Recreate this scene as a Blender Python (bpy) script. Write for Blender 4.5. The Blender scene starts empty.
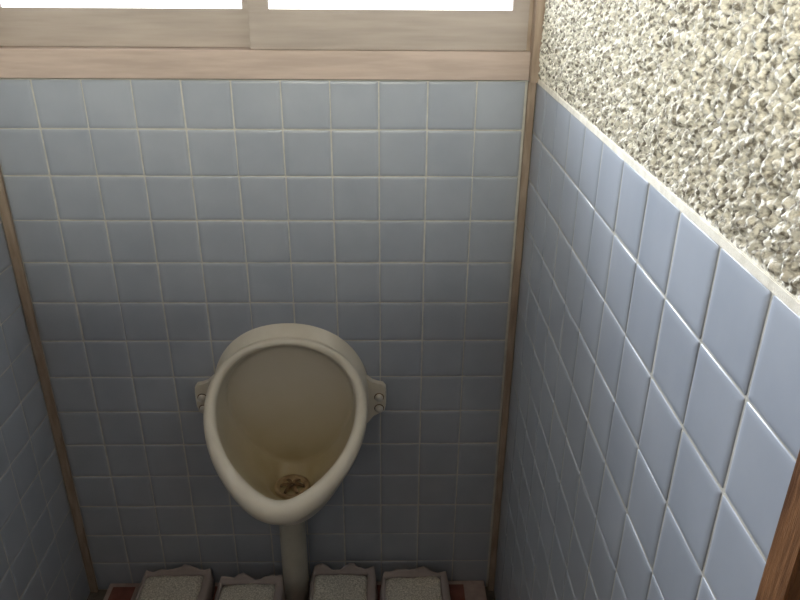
import bpy, bmesh, math, random
import numpy as np
from mathutils import Matrix, Vector, noise
random.seed(4)
rng = np.random.default_rng(7)

# ------------------------------------------------------------------ camera
FZ = 1.40                      # tile top line above the floor
sc = bpy.context.scene
cam_d = bpy.data.cameras.new('camera'); cam = bpy.data.objects.new('camera', cam_d)
sc.collection.objects.link(cam); sc.camera = cam
cam_d.sensor_width = 36; cam_d.lens = 735.37 / 800 * 36; cam_d.clip_start = 0.01
def _rot(a, e, r):
    return Matrix.Rotation(a, 3, 'Z') @ Matrix.Rotation(e, 3, 'X') @ Matrix.Rotation(r, 3, 'Y')
M = _rot(-0.0202, -0.4457, -0.0078)
rt, fw, up = M.col[0], M.col[1], M.col[2]
R = Matrix((rt, up, -fw)).transposed()
cam.matrix_world = Matrix.Translation((0.7155, -1.5354, 0.241 + FZ)) @ R.to_4x4()

# ------------------------------------------------------------------ world, light, exposure
w = bpy.data.worlds.new('world'); sc.world = w; w.use_nodes = True
w.node_tree.nodes['Background'].inputs[0].default_value = (0.75, 0.87, 1.0, 1)
w.node_tree.nodes['Background'].inputs[1].default_value = 1.0
sc.view_settings.view_transform = 'Standard'; sc.view_settings.look = 'None'
sc.view_settings.gamma = 1; sc.view_settings.use_curve_mapping = False
sc.view_settings.exposure = 0.0
PANE = 2.6                     # radiance of the frosted panes
FILL_GLOW = 30.0                    # radiance of the added unseen emitter that lights the upper back wall
for nm, xa, xb, yy in (('daylight_left_pane', -.040, .428, .036), ('daylight_right_pane', .490, .959, .006)):
    ld = bpy.data.lights.new(nm, 'AREA'); ld.shape = 'RECTANGLE'; ld.size = xb-xa; ld.size_y = .50
    ld.energy = 8.0 if 'left' in nm else 15.0; ld.color = (.84, .91, 1.0); ld.spread = math.radians(105)
    lo = bpy.data.objects.new(nm, ld); sc.collection.objects.link(lo)
    lo.location = ((xa+xb)/2, yy, 1.545+.25); lo.rotation_euler = (math.radians(-90), 0, 0)

# ------------------------------------------------------------------ helpers
def tagit(o, kind=None, label=None, cat=None, group=None):
    if kind: o['kind'] = kind
    if label: o['label'] = label
    if cat: o['category'] = cat
    if group: o['group'] = group
    return o
def obj(name, bm, mats, parent=None, smooth=False):
    me = bpy.data.meshes.new(name)
    bmesh.ops.recalc_face_normals(bm, faces=bm.faces[:])
    bm.to_mesh(me); bm.free()
    for m in (mats if isinstance(mats, (list, tuple)) else [mats]): me.materials.append(m)
    if smooth:
        for p in me.polygons: p.use_smooth = True
    o = bpy.data.objects.new(name, me); sc.collection.objects.link(o)
    if parent: o.parent = parent
    return o
def box(bm, x0, x1, y0, y1, z0, z1, bev=0.0):
    r = bmesh.ops.create_cube(bm, size=1)
    for v in r['verts']:
        v.co = Vector(((x0+x1)/2 + v.co.x*(x1-x0), (y0+y1)/2 + v.co.y*(y1-y0), (z0+z1)/2 + v.co.z*(z1-z0)))
    if bev:
        es = list({e for v in r['verts'] for e in v.link_edges})
        bmesh.ops.bevel(bm, geom=es, offset=bev, segments=2, affect='EDGES', clamp_overlap=True)
    return bm
def bx(*a, bev=0.0):
    return box(bmesh.new(), *a, bev=bev)
def bridge(bm, rings, close=True, mat=0):
    for a, b in zip(rings, rings[1:]):
        n = len(a)
        for i in range(n if close else n-1):
            j = (i+1) % n
            try:
                f = bm.faces.new((a[i], a[j], b[j], b[i])); f.material_index = mat
            except ValueError: pass

# ------------------------------------------------------------------ materials
def mat(name):
    m = bpy.data.materials.new(name); m.use_nodes = True
    nt = m.node_tree; b = nt.nodes['Principled BSDF']
    return m, nt, b
def N(nt, t, **k):
    n = nt.nodes.new(t)
    for a, v in k.items():
        if a in n.inputs: n.inputs[a].default_value = v
        else: setattr(n, a, v)
    return n
def noisy(name, c1, c2, rough=0.6, scale=20, bump=0.0, bscale=200, spec=0.5, stretch=(1,1,1), detail=6, lo=.35, hi=.65):
    m, nt, b = mat(name); L = nt.links.new
    tc = N(nt, 'ShaderNodeTexCoord'); mp = N(nt, 'ShaderNodeMapping'); mp.inputs['Scale'].default_value = stretch
    L(tc.outputs['Object'], mp.inputs[0])
    n = N(nt, 'ShaderNodeTexNoise', Scale=scale, Detail=detail); L(mp.outputs[0], n.inputs[0])
    r = N(nt, 'ShaderNodeValToRGB'); r.color_ramp.elements[0].position = lo; r.color_ramp.elements[1].position = hi
    r.color_ramp.elements[0].color = (*c1, 1); r.color_ramp.elements[1].color = (*c2, 1)
    L(n.outputs['Fac'], r.inputs[0]); L(r.outputs[0], b.inputs['Base Color'])
    b.inputs['Roughness'].default_value = rough; b.inputs['Specular IOR Level'].default_value = spec
    if bump:
        n2 = N(nt, 'ShaderNodeTexNoise', Scale=bscale, Detail=4); L(mp.outputs[0], n2.inputs[0])
        bu = N(nt, 'ShaderNodeBump', Strength=bump, Distance=0.002); L(n2.outputs['Fac'], bu.inputs['Height'])
        L(bu.outputs[0], b.inputs['Normal'])
    return m
m_tile = noisy('blue_glazed_tile', (.325,.36,.425), (.365,.40,.465), rough=.30, scale=9, bump=.04, bscale=60, spec=.45)
m_grout = noisy('pale_grout', (.46,.455,.42), (.58,.57,.53), rough=.9, scale=30, bump=.3, bscale=500)
m_grout_dirty = noisy('stained_grout', (.46,.40,.30), (.66,.60,.48), rough=.9, scale=25, bump=.3, bscale=500)
m_plaster = noisy('roughcast_plaster', (.21,.19,.155), (.87,.84,.75), rough=.95, scale=150, bump=.9, bscale=420, spec=.05, lo=.36, hi=.54)
m_sash = noisy('weathered_sash_wood', (.31,.265,.24), (.37,.32,.29), rough=.6, scale=6, bump=.15, bscale=40, stretch=(1,6,12))
m_sill = noisy('sill_wood', (.40,.32,.28), (.48,.385,.34), rough=.6, scale=8, bump=.15, bscale=50, stretch=(1,6,10))
m_strip = noisy('corner_strip_wood', (.27,.20,.15), (.38,.30,.235), rough=.6, scale=14, bump=.2, bscale=60, stretch=(6,6,1))
m_door = noisy('brown_door_wood', (.10,.042,.017), (.24,.115,.05), rough=.45, scale=12, bump=.3, bscale=90, stretch=(14,14,1))
m_por = noisy('aged_porcelain', (.65,.61,.52), (.73,.69,.60), rough=.28, scale=12, spec=.5)
m_chrome = noisy('dull_cap_metal', (.55,.53,.49), (.65,.63,.58), rough=.4, scale=40)
m_pipe = noisy('grey_pipe_paint', (.50,.49,.42), (.58,.57,.50), rough=.5, scale=20)
m_ledge = noisy('cream_mortar', (.66,.62,.53), (.80,.76,.67), rough=.9, scale=60, bump=.3, bscale=500)
m_ceil = noisy('ceiling_board', (.20,.15,.10), (.27,.20,.14), rough=.9, scale=5)
m_wallp = noisy('corridor_plaster', (.16,.14,.12), (.22,.20,.17), rough=.9, scale=30)
m_floor = noisy('dark_floor_mortar', (.10,.09,.08), (.16,.14,.125), rough=.85, scale=40, bump=.4, bscale=150)
m_redtile = noisy('red_floor_tile', (.16,.055,.042), (.23,.085,.065), rough=.5, scale=30)
m_kerb = noisy('pinkish_mortar', (.36,.28,.26), (.46,.37,.35), rough=.85, scale=40, bump=.3, bscale=200)
m_block = noisy('white_granules', (.44,.42,.37), (.85,.82,.74), rough=.95, scale=260, bump=1.0, bscale=420, detail=3)
m_ring = noisy('stained_drain_ring', (.20,.13,.065), (.36,.27,.15), rough=.6, scale=40)
m_drain = noisy('rusty_drain', (.05,.028,.015), (.22,.13,.06), rough=.7, scale=60, bump=.4)

# porcelain body: pale glaze with yellow brown urine stain low inside the bowl
m_bowl, nt, b = mat('stained_porcelain'); L = nt.links.new
tc = N(nt, 'ShaderNodeTexCoord'); sx = N(nt, 'ShaderNodeSeparateXYZ'); L(tc.outputs['Object'], sx.inputs[0])
nz = N(nt, 'ShaderNodeTexNoise', Scale=14, Detail=5); L(tc.outputs['Object'], nz.inputs[0])
ad = N(nt, 'ShaderNodeMath', operation='MULTIPLY_ADD'); L(nz.outputs[0], ad.inputs[0]); ad.inputs[1].default_value = .10; L(sx.outputs['Z'], ad.inputs[2])
mr = N(nt, 'ShaderNodeMapRange'); L(ad.outputs[0], mr.inputs[0])
mr.inputs[1].default_value = .08; mr.inputs[2].default_value = .36
cr = N(nt, 'ShaderNodeValToRGB'); e = cr.color_ramp.elements
e[0].color = (.34,.27,.14,1); e[1].color = (.58,.54,.46,1); e[1].position = 1
k = cr.color_ramp.elements.new(.35); k.color = (.47,.41,.28,1)
L(mr.outputs[0], cr.inputs[0]); L(cr.outputs[0], b.inputs['Base Color']); b.inputs['Roughness'].default_value = .35

# frosted daylight pane (a lit window)
m_pane, nt, b = mat('frosted_daylight_glass')
b.inputs['Base Color'].default_value = (.9,.9,.9,1); b.inputs['Roughness'].default_value = .5
b.inputs['Emission Color'].default_value = (.93,.97,1.0,1); b.inputs['Emission Strength'].default_value = PANE

m_fill, nt, b = mat('added_fill_glow')  # emission for the added fill surface behind the camera
b.inputs['Base Color'].default_value = (.9,.9,.9,1)
b.inputs['Emission Color'].default_value = (1.0,.975,.80,1); b.inputs['Emission Strength'].default_value = FILL_GLOW

# crumpled translucent wrap
m_wrap, nt, b = mat('cloudy_plastic_wrap'); L = nt.links.new
b.inputs['Base Color'].default_value = (.54,.47,.455,1); b.inputs['Roughness'].default_value = .35
b.inputs['Alpha'].default_value = .72

# ------------------------------------------------------------------ tiled walls
def tile_wall(name, P, us, vs, mats, gap=.0026, th=.0016, extra=None):
    """P(u, v, n) -> point. us, vs: tile edges. One mesh: grout bed plus pillowed tiles."""
    bm = bmesh.new()
    u0, u1, v0, v1 = us[0], us[-1], vs[0], vs[-1]
    if extra: u0, u1, v0, v1 = extra
    q = [bm.verts.new(P(u, v, -th)) for u, v in ((u0,v0),(u1,v0),(u1,v1),(u0,v1))]
    f = bm.faces.new(q); f.material_index = 1
    g = gap / 2
    for a, b_ in zip(us, us[1:]):
        for c, d in zip(vs, vs[1:]):
            if b_-a < .012 or d-c < .012: continue
            tu, tv = random.gauss(0, .004), random.gauss(0, .004)
            dn = random.gauss(0, .00012); cu, cv = (a+b_)/2, (c+d)/2
            ju, jv = random.gauss(0, .0003), random.gauss(0, .0003)
            rings = []
            for ins, n in ((0, -th-.0005), (0.0001, -.0014), (.0012, -.0009), (.0030, -.00045), (.0055, -.00012), (.009, 0), (.0105, 0)):
                ring = []
                r = .0015 - min(ins, .0015)*.0 + .0008
                A, B, C_, D = a+g+ins, b_-g-ins, c+g+ins, d-g-ins
                for (x, y, sx_, sy_) in ((A, C_, 1, 1), (B, C_, -1, 1), (B, D, -1, -1), (A, D, 1, -1)):
                    pts = [(x, y+sy_*r), (x+sx_*r*.3, y+sy_*r*.3), (x+sx_*r, y)]
                    if (sx_, sy_) in ((-1, 1), (1, -1)): pts = pts[::-1]
                    for (uu, vv) in pts:
                        ring.append(bm.verts.new(P(uu+ju, vv+jv, n + dn + (tu*(uu-cu) + tv*(vv-cv) if n > -.002 else 0))))
                rings.append(ring)
            bridge(bm, rings)
            bm.faces.new(rings[-1])
    o = obj(name, bm, mats)
    bm2 = o.data
    for p in bm2.polygons: p.use_smooth = p.material_index == 0
    return o
rows = [0.0] + [round(.1*i, 3) for i in range(1, 15)]
cols = [round(-.1 + .1*i, 3) for i in range(0, 12)]
wb = tile_wall('wall_back', lambda u, v, n: Vector((u, -n-.0, v)), cols, rows, [m_tile, m_grout], extra=(-.118, 1.018, 0, 1.4)); tagit(wb, 'structure')
ry = [round(-1.1156 + .1*i, 4) for i in range(0, 12)]
wr = tile_wall('wall_right', lambda u, v, n: Vector((1.018 - n, u, v)), ry, rows, [m_tile, m_grout], extra=(-1.1156, 0, 0, 1.4)); tagit(wr, 'structure')
ly = [-1.107, -1.007, -.907, -.807, -.707, -.607, -.507, -.407, -.307, -.207, -.107, -.008]
wl = tile_wall('wall_left', lambda u, v, n: Vector((-.118 + n, u, v)), ly, rows, [m_tile, m_grout], extra=(-1.1156, 0, 0, 1.4)); tagit(wl, 'structure')
# fix: normals of the one-sided tile shells do not matter; walls get a thick core behind them
CE = 2.35
def core(name, parent, *a, m=m_grout):
    o = obj(name, bx(*a), m, parent); return o
core('wall_core', wb, -.26, 1.16, .03, .13, 0, 1.395)
core('wall_core', wr, 1.024, 1.16, -1.1156, .02, 0, 1.395)
core('wall_core', wl, -.26, -.124, -1.1156, .02, 0, 1.395)

# roughcast plaster above the tiles: displaced grid
def fbm_grid(nu, nv, du, cell, seed, aniso=(1, 1), rot=0.0):
    """smooth value noise on a grid, feature size = cell metres"""
    r = np.random.default_rng(seed)
    U, V = np.meshgrid(np.arange(nu)*du, np.arange(nv)*du, indexing='ij')
    c, s = math.cos(rot), math.sin(rot)
    A = (U*c + V*s)/(cell*aniso[0]) + 300; B = (-U*s + V*c)/(cell*aniso[1]) + 300
    n = 1024; T = r.random((n, n))
    ia, ib = np.floor(A).astype(int), np.floor(B).astype(int)
    fa, fb = A-ia, B-ib; fa = fa*fa*(3-2*fa); fb = fb*fb*(3-2*fb)
    g = lambda i, j: T[i % n, j % n]
    return (g(ia, ib)*(1-fa)+g(ia+1, ib)*fa)*(1-fb) + (g(ia, ib+1)*(1-fa)+g(ia+1, ib+1)*fa)*fb
def plaster(name, side, y0, y1, z0, z1, du, parent):
    nu, nv = int((y1-y0)/du)+1, int((z1-z0)/du)+1
    r1 = fbm_grid(nu, nv, du, .0060, 1+side, (1, 1.3), .6)
    r2 = fbm_grid(nu, nv, du, .0038, 3+side, (1, 1.5), .5)
    r3 = fbm_grid(nu, nv, du, .0026, 5+side)
    r4 = fbm_grid(nu, nv, du, .05, 9+side)
    ridge = 1-np.abs(2*r1-1)
    h = .0050*(r1-.5) + .0070*(r2-.5) + .0040*(r3-.5) - .016*np.clip(.36-r2, 0, 1) - .014*np.clip(.30-r1, 0, 1) + .0015*(r4-.5)
    h = np.clip(h, -.0095, .0040)
    U, V = np.meshgrid(y0+np.arange(nu)*du, z0+np.arange(nv)*du, indexing='ij')
    edge = np.clip((V-z0)/.010, 0, 1); h = h*edge + (1-edge)*-.001
    X = (1.0185 - h) if side == 0 else (-.1185 + h)
    co = np.stack([X, U, V], -1).reshape(-1, 3).astype(np.float32)
    i, j = np.meshgrid(np.arange(nu-1), np.arange(nv-1), indexing='ij'); a = (i*nv+j).ravel()
    F = np.stack([a, a+nv, a+nv+1, a+1], 1) if side == 1 else np.stack([a, a+1, a+nv+1, a+nv], 1)
    me = bpy.data.meshes.new(name); me.vertices.add(len(co)); me.vertices.foreach_set('co', co.ravel())
    me.loops.add(F.size); me.loops.foreach_set('vertex_index', F.ravel().astype(np.int32))
    me.polygons.add(len(F)); me.polygons.foreach_set('loop_start', (np.arange(len(F))*4).astype(np.int32))
    me.polygons.foreach_set('loop_total', np.full(len(F), 4, np.int32))
    me.update(calc_edges=True); me.materials.append(m_plaster)
    me.polygons.foreach_set('use_smooth', np.ones(len(F), bool))
    o = bpy.data.objects.new(name, me); sc.collection.objects.link(o); o.parent = parent
    return o
plaster('rough_plaster', 0, -1.116, 0.0, 1.408, 1.8500, .0013, wr)
plaster('rough_plaster', 0, -1.116, 0.0, 1.8492, CE, .006, wr)
plaster('rough_plaster', 1, -1.116, 0.0, 1.408, CE, .006, wl)
# thin mortar ledge on top of the tiles
obj('mortar_ledge', bx(1.0172, 1.03, -1.1156, -.02, 1.3995, 1.4095, bev=.0008), m_ledge, wr)
obj('mortar_ledge', bx(-.13, -.1172, -1.1156, -.02, 1.3995, 1.4095, bev=.0008), m_ledge, wl)
core('wall_core', wr, 1.028, 1.16, -1.1156, .02, 1.395, CE, m=m_plaster)
core('wall_core', wl, -.26, -.128, -1.1156, .02, 1.395, CE, m=m_plaster)

# floor, ceiling, space beyond the doorway
tagit(obj('floor', bx(-.26, 1.16, -2.8, .13, -.1, 0), m_floor), 'structure')
tagit(obj('ceiling', bx(-.26, 1.16, -2.8, .13, CE, CE+.1), m_ceil), 'structure')
wf = tagit(obj('wall_front', bx(-.36, 1.26, -2.9, -2.8, 0, 1.72), m_wallp), 'structure')
core('wall_core', wf, -.36, 1.26, -2.9, -2.8, 2.18, CE, m=m_wallp)
core('wall_core', wf, -.36, -.10, -2.9, -2.8, 1.72, 2.18, m=m_wallp)
core('wall_core', wf, 1.00, 1.26, -2.9, -2.8, 1.72, 2.18, m=m_wallp)
fill_panel = tagit(obj('added_fill_panel', bx(-.10, 1.00, -2.86, -2.85, 1.72, 2.18), m_fill), 'structure')  # added unseen emitter behind the camera, brightens the upper back wall
tagit(obj('added_light_blocker', bx(-.26, 1.16, -1.76, -1.70, 0, 1.64), m_wallp), 'structure')  # added unseen blocker, keeps the fill glow off the lower back wall
tagit(obj('wall_corridor_left', bx(-.36, -.26, -2.8, -1.17, 0, CE), m_wallp), 'structure')
tagit(obj('wall_corridor_right', bx(1.16, 1.26, -2.8, -1.17, 0, CE), m_wallp), 'structure')

# ------------------------------------------------------------------ window
win = bpy.data.objects.new('window_1', None); sc.collection.objects.link(win); win.location = (.45, 0, 1.4); tagit(win, 'structure')
def wpart(name, bm, m, parent=win):
    o = obj(name, bm, m); o.parent = parent; o.matrix_parent_inverse = Matrix.Translation(-parent.location) if parent is win else Matrix.Identity(4)
    return o
S = 1.4; WT = 2.10
wpart('window_sill', bx(-.118, 1.003, -.012, .10, S+.003, S+.058, bev=.0015), m_sill)
wpart('head_rail', bx(-.118, 1.003, -.012, .10, WT, WT+.06, bev=.0015), m_sill)
wpart('window_jamb', bx(-.118, -.060, -.004, .10, S+.058, WT, bev=.001), m_strip)
wpart('window_jamb', bx(.995, 1.018, .0, .10, S+.058, WT, bev=.001), m_strip)
def sash(x0, x1, sl, sr, y, zb):
    f = bmesh.new()
    box(f, x0, x1, y, y+.028, S+.0585, zb, bev=.0015)
    box(f, x0, x1, y, y+.028, WT-.05, WT-.0005, bev=.0015)
    box(f, x0, x0+sl, y-.0003, y+.0283, zb-.003, WT-.045, bev=.0015)
    box(f, x1-sr, x1, y-.0003, y+.0283, zb-.003, WT-.045, bev=.0015)
    wpart('window_sash', f, m_sash)
    wpart('glass_pane', bx(x0+sl-.004, x1-sr+.004, y+.012, y+.016, zb-.004, WT-.046), m_pane)
# measured on the plane y=0, moved out along the sight lines to the sash planes
sash(-.080, .480, .034, .050, .030, S+.131)
sash(.446, .995, .040, .032, .0, S+.133)
wpart('lintel', bx(-.26, 1.16, .0, .13, WT+.06, CE), m_plaster)

# corner strips
def strip(name, *a): tagit(obj(name, bx(*a, bev=.0015), m_strip), 'structure')
strip('trim_1', 1.003, 1.0178, -.016, .0, 0.0, 1.402)
strip('trim_2', -.1178, -.0985, -.010, .0, 0.0, 1.402)
strip('trim_3', 1.002, 1.0195, -.035, .002, 1.4022, CE)
strip('trim_4', -.1195, -.1005, -.020, .002, 1.4022, CE)
# door frame at the camera end of the stall
for i, (a, b_) in enumerate(((1.006, 1.16), (-.26, -.106))):
    d = bpy.data.objects.new('door_%d' % (i+1), None); sc.collection.objects.link(d); tagit(d, 'structure')
    bm = bx(a, b_, -1.17, -1.1157, 0, CE, bev=.003); o = obj('door_jamb', bm, m_door, d)
    xa, xb = (.995, 1.008) if i == 0 else (-.108, -.095)
    o = obj('door_stop', bx(xa, xb, -1.165, -1.14, 0, CE, bev=.002), m_door, d)

# ------------------------------------------------------------------ urinal
XC = .4835
ur = bpy.data.objects.new('urinal', None); sc.collection.objects.link(ur); ur.location = (XC, 0, .40)
tagit(ur, None, 'cream white wall-hung ceramic urinal with an egg-shaped bowl, stained yellow inside', 'urinal')
Rt = 96
def polar(cs, th): return sum(c*math.cos(k*th) for k, c in enumerate(cs))
Ic = [0.14286, -0.00589, -0.01509, -0.00196, 0.00288, -0.00028]      # rim edge, centre z -.715
Wc = [0.19991, -0.00801, 0.01723, -0.01529, 0.00582, -0.00215]       # foot print on the wall, centre z -.75
def yr(z):
    s = min(max((-.55-z)/.31, 0), 1.15); return -(.03 + .25*s**1.8)
def Icurve(th, off=0.0):
    def p(t):
        r = polar(Ic, t); return Vector((r*math.sin(t), -.715 + r*math.cos(t)))
    a, b_ = p(th-.01), p(th+.01); t = (b_-a).normalized(); n = Vector((-t.y, t.x))
    c = p(th)
    if n.dot(c - Vector((0, -.715))) < 0: n = -n
    return c + n*off, n
bm = bmesh.new(); inner_rings = []; prof = []
def bez(p0, p1, p2, p3, t): return p0*(1-t)**3 + p1*3*t*(1-t)**2 + p2*3*t*t*(1-t) + p3*t**3
for k in range(Rt):
    th = 2*math.pi*k/Rt
    wbm = ((1-math.cos(th))/2)
    rr = .0095 + .009*wbm + .008*wbm**6
    c, n = Icurve(th, rr - .014*wbm**4)
    yc = yr(c.y)
    cen = Vector((c.x, yc, c.y)); nn = Vector((n.x, 0, n.y))
    sl = (yr(c.y+.01)-yr(c.y-.01))/.02                    # rim slope dy/dz
    tang = Vector((0, sl, 1)).normalized()
    # outward direction lies in the rim surface, front normal leaves it
    fr = Vector((0, -1, sl)).normalized()
    out = (nn - fr*nn.dot(fr)).normalized()
    roll = []
    for a in (-55, -30, 0, 30, 60, 90, 120, 150, 180, 205):
        ar = math.radians(a)
        roll.append(cen + out*rr*math.cos(ar) + fr*rr*math.sin(ar)*1.0)
    # outer flank to the wall
    rw = polar(Wc, th)
    Wp = Vector((rw*math.sin(th)*.985, 0.0, -.75 + rw*math.cos(th)))
    w3 = wbm**1.6
    p0 = roll[0]
    c1 = p0.lerp(Wp, .33) + Vector((0, -.01, -.07))*w3 + out*.006*(1-w3)
    c2 = p0.lerp(Wp, .70) + Vector((0, -.07, -.06))*w3 + out*.004*(1-w3)
    flank = [bez(Wp, c2, c1, p0, t) for t in (0, .12, .25, .4, .55, .7, .85)]
    # inner bowl
    thb = th
    rb = polar(Ic, thb)
    hb = .222 if True else 0
    cx = math.sin(th); cz = math.cos(th)
    # back outline: rounded tall shape
    bxh = .152*abs(cx)**.92*math.copysign(1, cx) if cx else 0
    zb = (-.73 + .128*cz) if cz > 0 else (-.73 + .205*cz)
    if cz < 0: bxh *= (1 - .22*(-cz)**2)
    Bp = Vector((bxh, -.030, zb))
    p0 = roll[-1]
    c1 = p0.lerp(Bp, .33) + Vector((0, .03, -.075))*w3
    c2 = p0.lerp(Bp, .70) + Vector((0, -.03, -.055))*w3
    bowl = [bez(p0, c1, c2, Bp, t) for t in (.06, .12, .18, .25, .31, .38, .44, .5, .56, .62, .69, .75, .82, .88, .94, .98, 1)]
    cb = Vector((0, -.020, -.73))
    back = [Bp.lerp(cb, t) + Vector((0, .010*math.sin(t*math.pi/2) - .010*t, 0)) for t in (.06, .2, .4, .6, .8)]
    prof.append([v for v in flank + roll + bowl + back])
def sh(v): return bm.verts.new(Vector((v.x, v.y, v.z + 1.0)))
DY = -.100
mid = prof[Rt//2][17:34]
j = min(range(len(mid)-1), key=lambda i: abs(mid[i].y-DY) + abs(mid[i+1].y-DY))
DZ = mid[j].z + (mid[j+1].z-mid[j].z)*(DY-mid[j].y)/(mid[j+1].y-mid[j].y)
for p in prof:                                    # shallow round seat for the drain
    for v in p[17:34]:
        d = math.hypot(v.x, v.y-DY)
        if d < .066 and v.z < -.88:
            q = min(max((.066-d)/.022, 0), 1); q = q*q*(3-2*q)
            v.z = v.z*(1-q) + (DZ - .003 + .05*(v.y-DY)*0)*q
print('DZ', DZ, 'bottom', min(v.z for p in prof for v in p[:7]), [tuple(round(c,3) for c in v) for v in prof[Rt//2]])
cols_ = [[sh(v) for v in p] for p in prof]
rings = [[cols_[k][i] for k in range(Rt)] for i in range(len(cols_[0]))]
bridge(bm, rings)
cv = bm.verts.new(Vector((0, -.020, -.73+1.0)))
for i in range(Rt): bm.faces.new((rings[-1][i], rings[-1][(i+1) % Rt], cv))
body = obj('bowl', bm, [m_por, m_bowl], ur, smooth=True)
nf = len(prof[0])
nin = 7+8
for p in body.data.polygons:
    if all(v % nf >= nin for v in p.vertices) or p.vertices[:] and max(v % nf for v in p.vertices) >= nf-1: p.material_index = 1
    if min((v % nf) for v in p.vertices if v < Rt*nf) >= nin: p.material_index = 1

# ears with screws
for s in (-1, 1):
    bm = bmesh.new()
    pts = [(.150,-.68), (.180,-.692), (.194,-.705), (.207,-.710), (.220,-.713), (.227,-.722), (.2285,-.74), (.228,-.775), (.224,-.790), (.211,-.797), (.199,-.804), (.188,-.82), (.160,-.85)]
    if s < 0: pts = [(x+.004, z) for x, z in pts]
    top = [bm.verts.new((s*x, -.015, z+1.0)) for x, z in pts]; mid = [bm.verts.new((s*(x+.002), -.011, z+1.0)) for x, z in pts]
    bot = [bm.verts.new((s*(x+.003), 0, z+1.0)) for x, z in pts]
    bridge(bm, [bot, mid, top]); bm.faces.new(top); bm.faces.new(bot)
    obj('mounting_ear', bm, m_por, ur)
    for z in (-.749, -.781):
        bm = bmesh.new()
        n = 20; prev = None; rgs = []
        for r, y in ((.0100, -.0158), (.0102, -.0185), (.0098, -.0205), (.009, -.0222), (.0078, -.0238), (.005, -.0258), (.002, -.0266)):
            rgs.append([bm.verts.new((s*(.2135 if s > 0 else .2165) + r*math.cos(2*math.pi*i/n), y, z + 1.0 + r*math.sin(2*math.pi*i/n))) for i in range(n)])
        bridge(bm, rgs); bm.faces.new(rgs[-1])
        cap = obj('screw_cap', bm, m_chrome, ur, smooth=True)
        bm = bmesh.new()
        rgs = [[bm.verts.new((s*(.2135 if s > 0 else .2165) + r*math.cos(2*math.pi*i/n), y, z + 1.0 + r*math.sin(2*math.pi*i/n))) for i in range(n)] for r, y in ((.0122, -.0150), (.0120, -.0158), (.0100, -.0160))]
        bridge(bm, rgs); bm.faces.new(rgs[-1])
        obj('washer', bm, m_drain, cap, smooth=True)
    
# drain strainer at the bottom of the bowl
st_z = DZ + 1.0; st_y = DY
bm = bmesh.new(); n = 32; rgs = []
for r, z in ((.044, -.004), (.043, .003), (.038, .005), (.033, .003), (.031, -.002), (.026, -.004)):
    rgs.append([bm.verts.new((r*math.cos(2*math.pi*i/n), st_y + r*math.sin(2*math.pi*i/n), st_z + z)) for i in range(n)])
bridge(bm, rgs); bm.faces.new(rgs[-1])
dr = obj('drain_ring', bm, m_ring, ur, smooth=True)
bm = bmesh.new()
for i in range(6):
    a = math.pi*i/6*2
    rgs = []
    for r, z, wd in ((.003, .004, .004), (.012, .007, .004), (.022, .004, .004), (.030, .0, .003)):
        c, s_ = math.cos(a), math.sin(a)
        rgs.append([bm.verts.new((r*c - q*s_*wd, st_y + r*s_ + q*c*wd, st_z + z + h)) for q, h in ((-1, 0), (1, 0), (1, .003), (-1, .003))])
    bridge(bm, rgs); bm.faces.new(rgs[0]); bm.faces.new(rgs[-1])
obj('drain_strainer', bm, m_drain, dr)

# waste pipe below the urinal
bm = bmesh.new(); n = 36; rgs = []
for r, z in ((.034, .035), (.034, .20), (.034, .350), (.035, .354), (.039, .356), (.039, .385), (.037, .389)):
    rgs.append([bm.verts.new((.470 + r*math.cos(2*math.pi*i/n), -.060 + r*math.sin(2*math.pi*i/n), z)) for i in range(n)])
bridge(bm, rgs); bm.faces.new(rgs[0]); bm.faces.new(rgs[-1])
tagit(obj('drain_pipe', bm, m_pipe, smooth=True), None, 'grey upright waste pipe running down the wall under the urinal', 'pipe')

# ------------------------------------------------------------------ tiled kerb along the foot of the back wall
kb = bpy.data.objects.new('floor_kerb', None); sc.collection.objects.link(kb); tagit(kb, 'structure')
KX0, KX1, KZ = -.060, .990, .033
obj('kerb_bed', bx(KX0, KX1, -.46, -.004, 0, KZ-.002, bev=.002), m_kerb, kb)
bm = bmesh.new()
x = KX0 + .014
while x < KX1 - .07:
    for r in range(4):
        yb = -.020 - r*.108
        box(bm, x, x+.062, yb-.098, yb, KZ-.006, KZ, bev=.001)
    x += .0762
obj('red_tile', bm, m_redtile, kb)['label'] = 'dark red floor tiles set in pinkish mortar'

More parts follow.
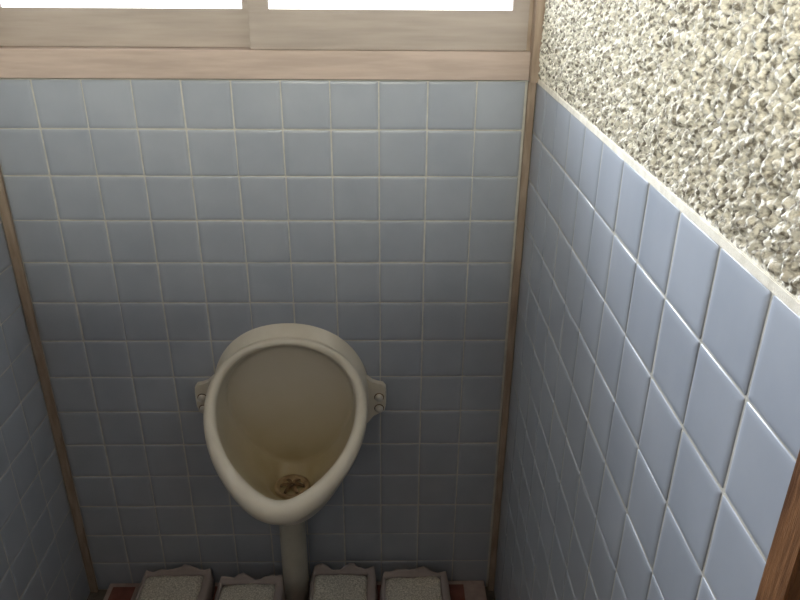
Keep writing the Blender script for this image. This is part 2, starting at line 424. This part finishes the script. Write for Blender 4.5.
# ------------------------------------------------------------------ wrapped white packets
def packet(x0, x1, yb, yf, z0, hgt, hump, seed, label):
    r = random.Random(seed)
    root = bpy.data.objects.new('wrapped_packet', None); sc.collection.objects.link(root)
    cx, cy = (x0+x1)/2, (yb+yf)/2; root.location = (cx, cy, z0)
    tagit(root, None, label, 'packet', 'wrapped white packets on the floor kerb')
    W_, D_ = (x1-x0)/2, (yb-yf)/2
    def block(inf, nx, ny, amp, rz, sd):
        bm = bmesh.new()
        def top(u, v):
            ex = (1-abs(u)**14)**.5 * (1-abs(v)**14)**.5
            return hgt*(.42 + .58*ex) + hump(u, v)*ex
        g = {}
        for i in range(nx+1):
            for j in range(ny+1):
                u, v = -1+2*i/nx, -1+2*j/ny
                px = u*(W_+inf)*(1 - .015*abs(v)**6); py = v*(D_+inf)*(1-.015*abs(u)**6)
                q = noise.noise(Vector((px*22+sd, py*22, sd)))*amp*1.7 + noise.noise(Vector((px*80+sd, py*80, 3)))*amp*.7
                ed = max(abs(u), abs(v))
                g[i, j, 0] = bm.verts.new((px + (q*1.2 if ed > .9 else 0), py + (q*1.5 if ed > .9 else 0), max(top(u, v) + inf*.4 + q, .004)))
                if ed > .999: g[i, j, 1] = bm.verts.new((px*.96, py*.96, 0))
        for i in range(nx):
            for j in range(ny):
                bm.faces.new((g[i,j,0], g[i+1,j,0], g[i+1,j+1,0], g[i,j+1,0]))
        per = [(i,0) for i in range(nx)] + [(nx,j) for j in range(ny)] + [(i,ny) for i in range(nx,0,-1)] + [(0,j) for j in range(ny,0,-1)]
        lo = [g[i,j,1] for i,j in per]; hi = [g[i,j,0] for i,j in per]
        bridge(bm, [lo, hi]); bm.faces.new(lo)
        return bm
    obj('granule_block', block(0, 30, 34, .0022, 0, seed), m_block, root, smooth=True)
    # crumpled plastic margin standing up round the back and the right side
    bm = bmesh.new(); nseg = 90; lay = 7; rgs = []
    path = []
    for i in range(nseg+1):
        t = i/nseg
        if t < .16: u, v = -1, -.6+1.6*t/.16
        elif t < .70: u, v = -1+2*(t-.16)/.54, 1
        else: u, v = 1, 1-2*(t-.70)/.30
        path.append((u, v))
    for i, (u, v) in enumerate(path):
        col = []
        n1 = noise.noise(Vector((i*.075+seed, seed*1.7, 0))); n2 = noise.noise(Vector((i*.33+seed, seed*2.3, 4)))
        back = v >= 1
        hh = hgt*.92 + (.006 + .022*max(0, n1+.35) + .004*n2 if back else -.004)
        fold = noise.noise(Vector((i*.35, seed*2.1, 5)))
        wide = .006 + (.010 if u >= 1 else 0) + .005*(n1+.4)
        for off, z in ((-.006, hgt*.86), (.000, hgt*.93+.001), (.35*wide, (hgt*.95+hh)/2), (.75*wide + .002*fold, hh), (wide + .003*fold, hh*.93), (wide*1.1 + .003*n2, hh*.55), (wide*1.25 + .003*fold, .001)):
            ou = off if u >= 1 else (-off if u <= -1 else 0); ov = off if v >= 1 else 0
            if u >= 1 and v >= 1 or u <= -1 and v >= 1: ou *= .8; ov *= .8
            col.append(bm.verts.new((u*W_*.985+ou, v*D_*.985+ov, max(.001, z))))
        rgs.append(col)
    bridge(bm, rgs, close=False)
    o = obj('plastic_wrap', bm, m_wrap, root, smooth=True)
    sm = o.modifiers.new('thickness', 'SOLIDIFY'); sm.thickness = .0012
    o['label'] = 'loose cloudy plastic margin of the packet'
    return root
lp = 'coarse white granular packet in cloudy plastic, '
packet(.054, .220, -.030, -.27, KZ, .063, lambda u, v: .010*max(0, u)*max(0, v), 11, lp+'leftmost of the four, beside the exposed red tile')
packet(.266, .420, -.064, -.29, KZ, .067, lambda u, v: .004*u, 23, lp+'immediately left of the waste pipe')
packet(.515, .668, -.036, -.27, KZ, .071, lambda u, v: .004*(1-u)*.5, 37, lp+'immediately right of the waste pipe')
packet(.706, .868, -.040, -.27, KZ, .062, lambda u, v: .002*u, 53, lp+'rightmost of the four, nearest the corner strip')
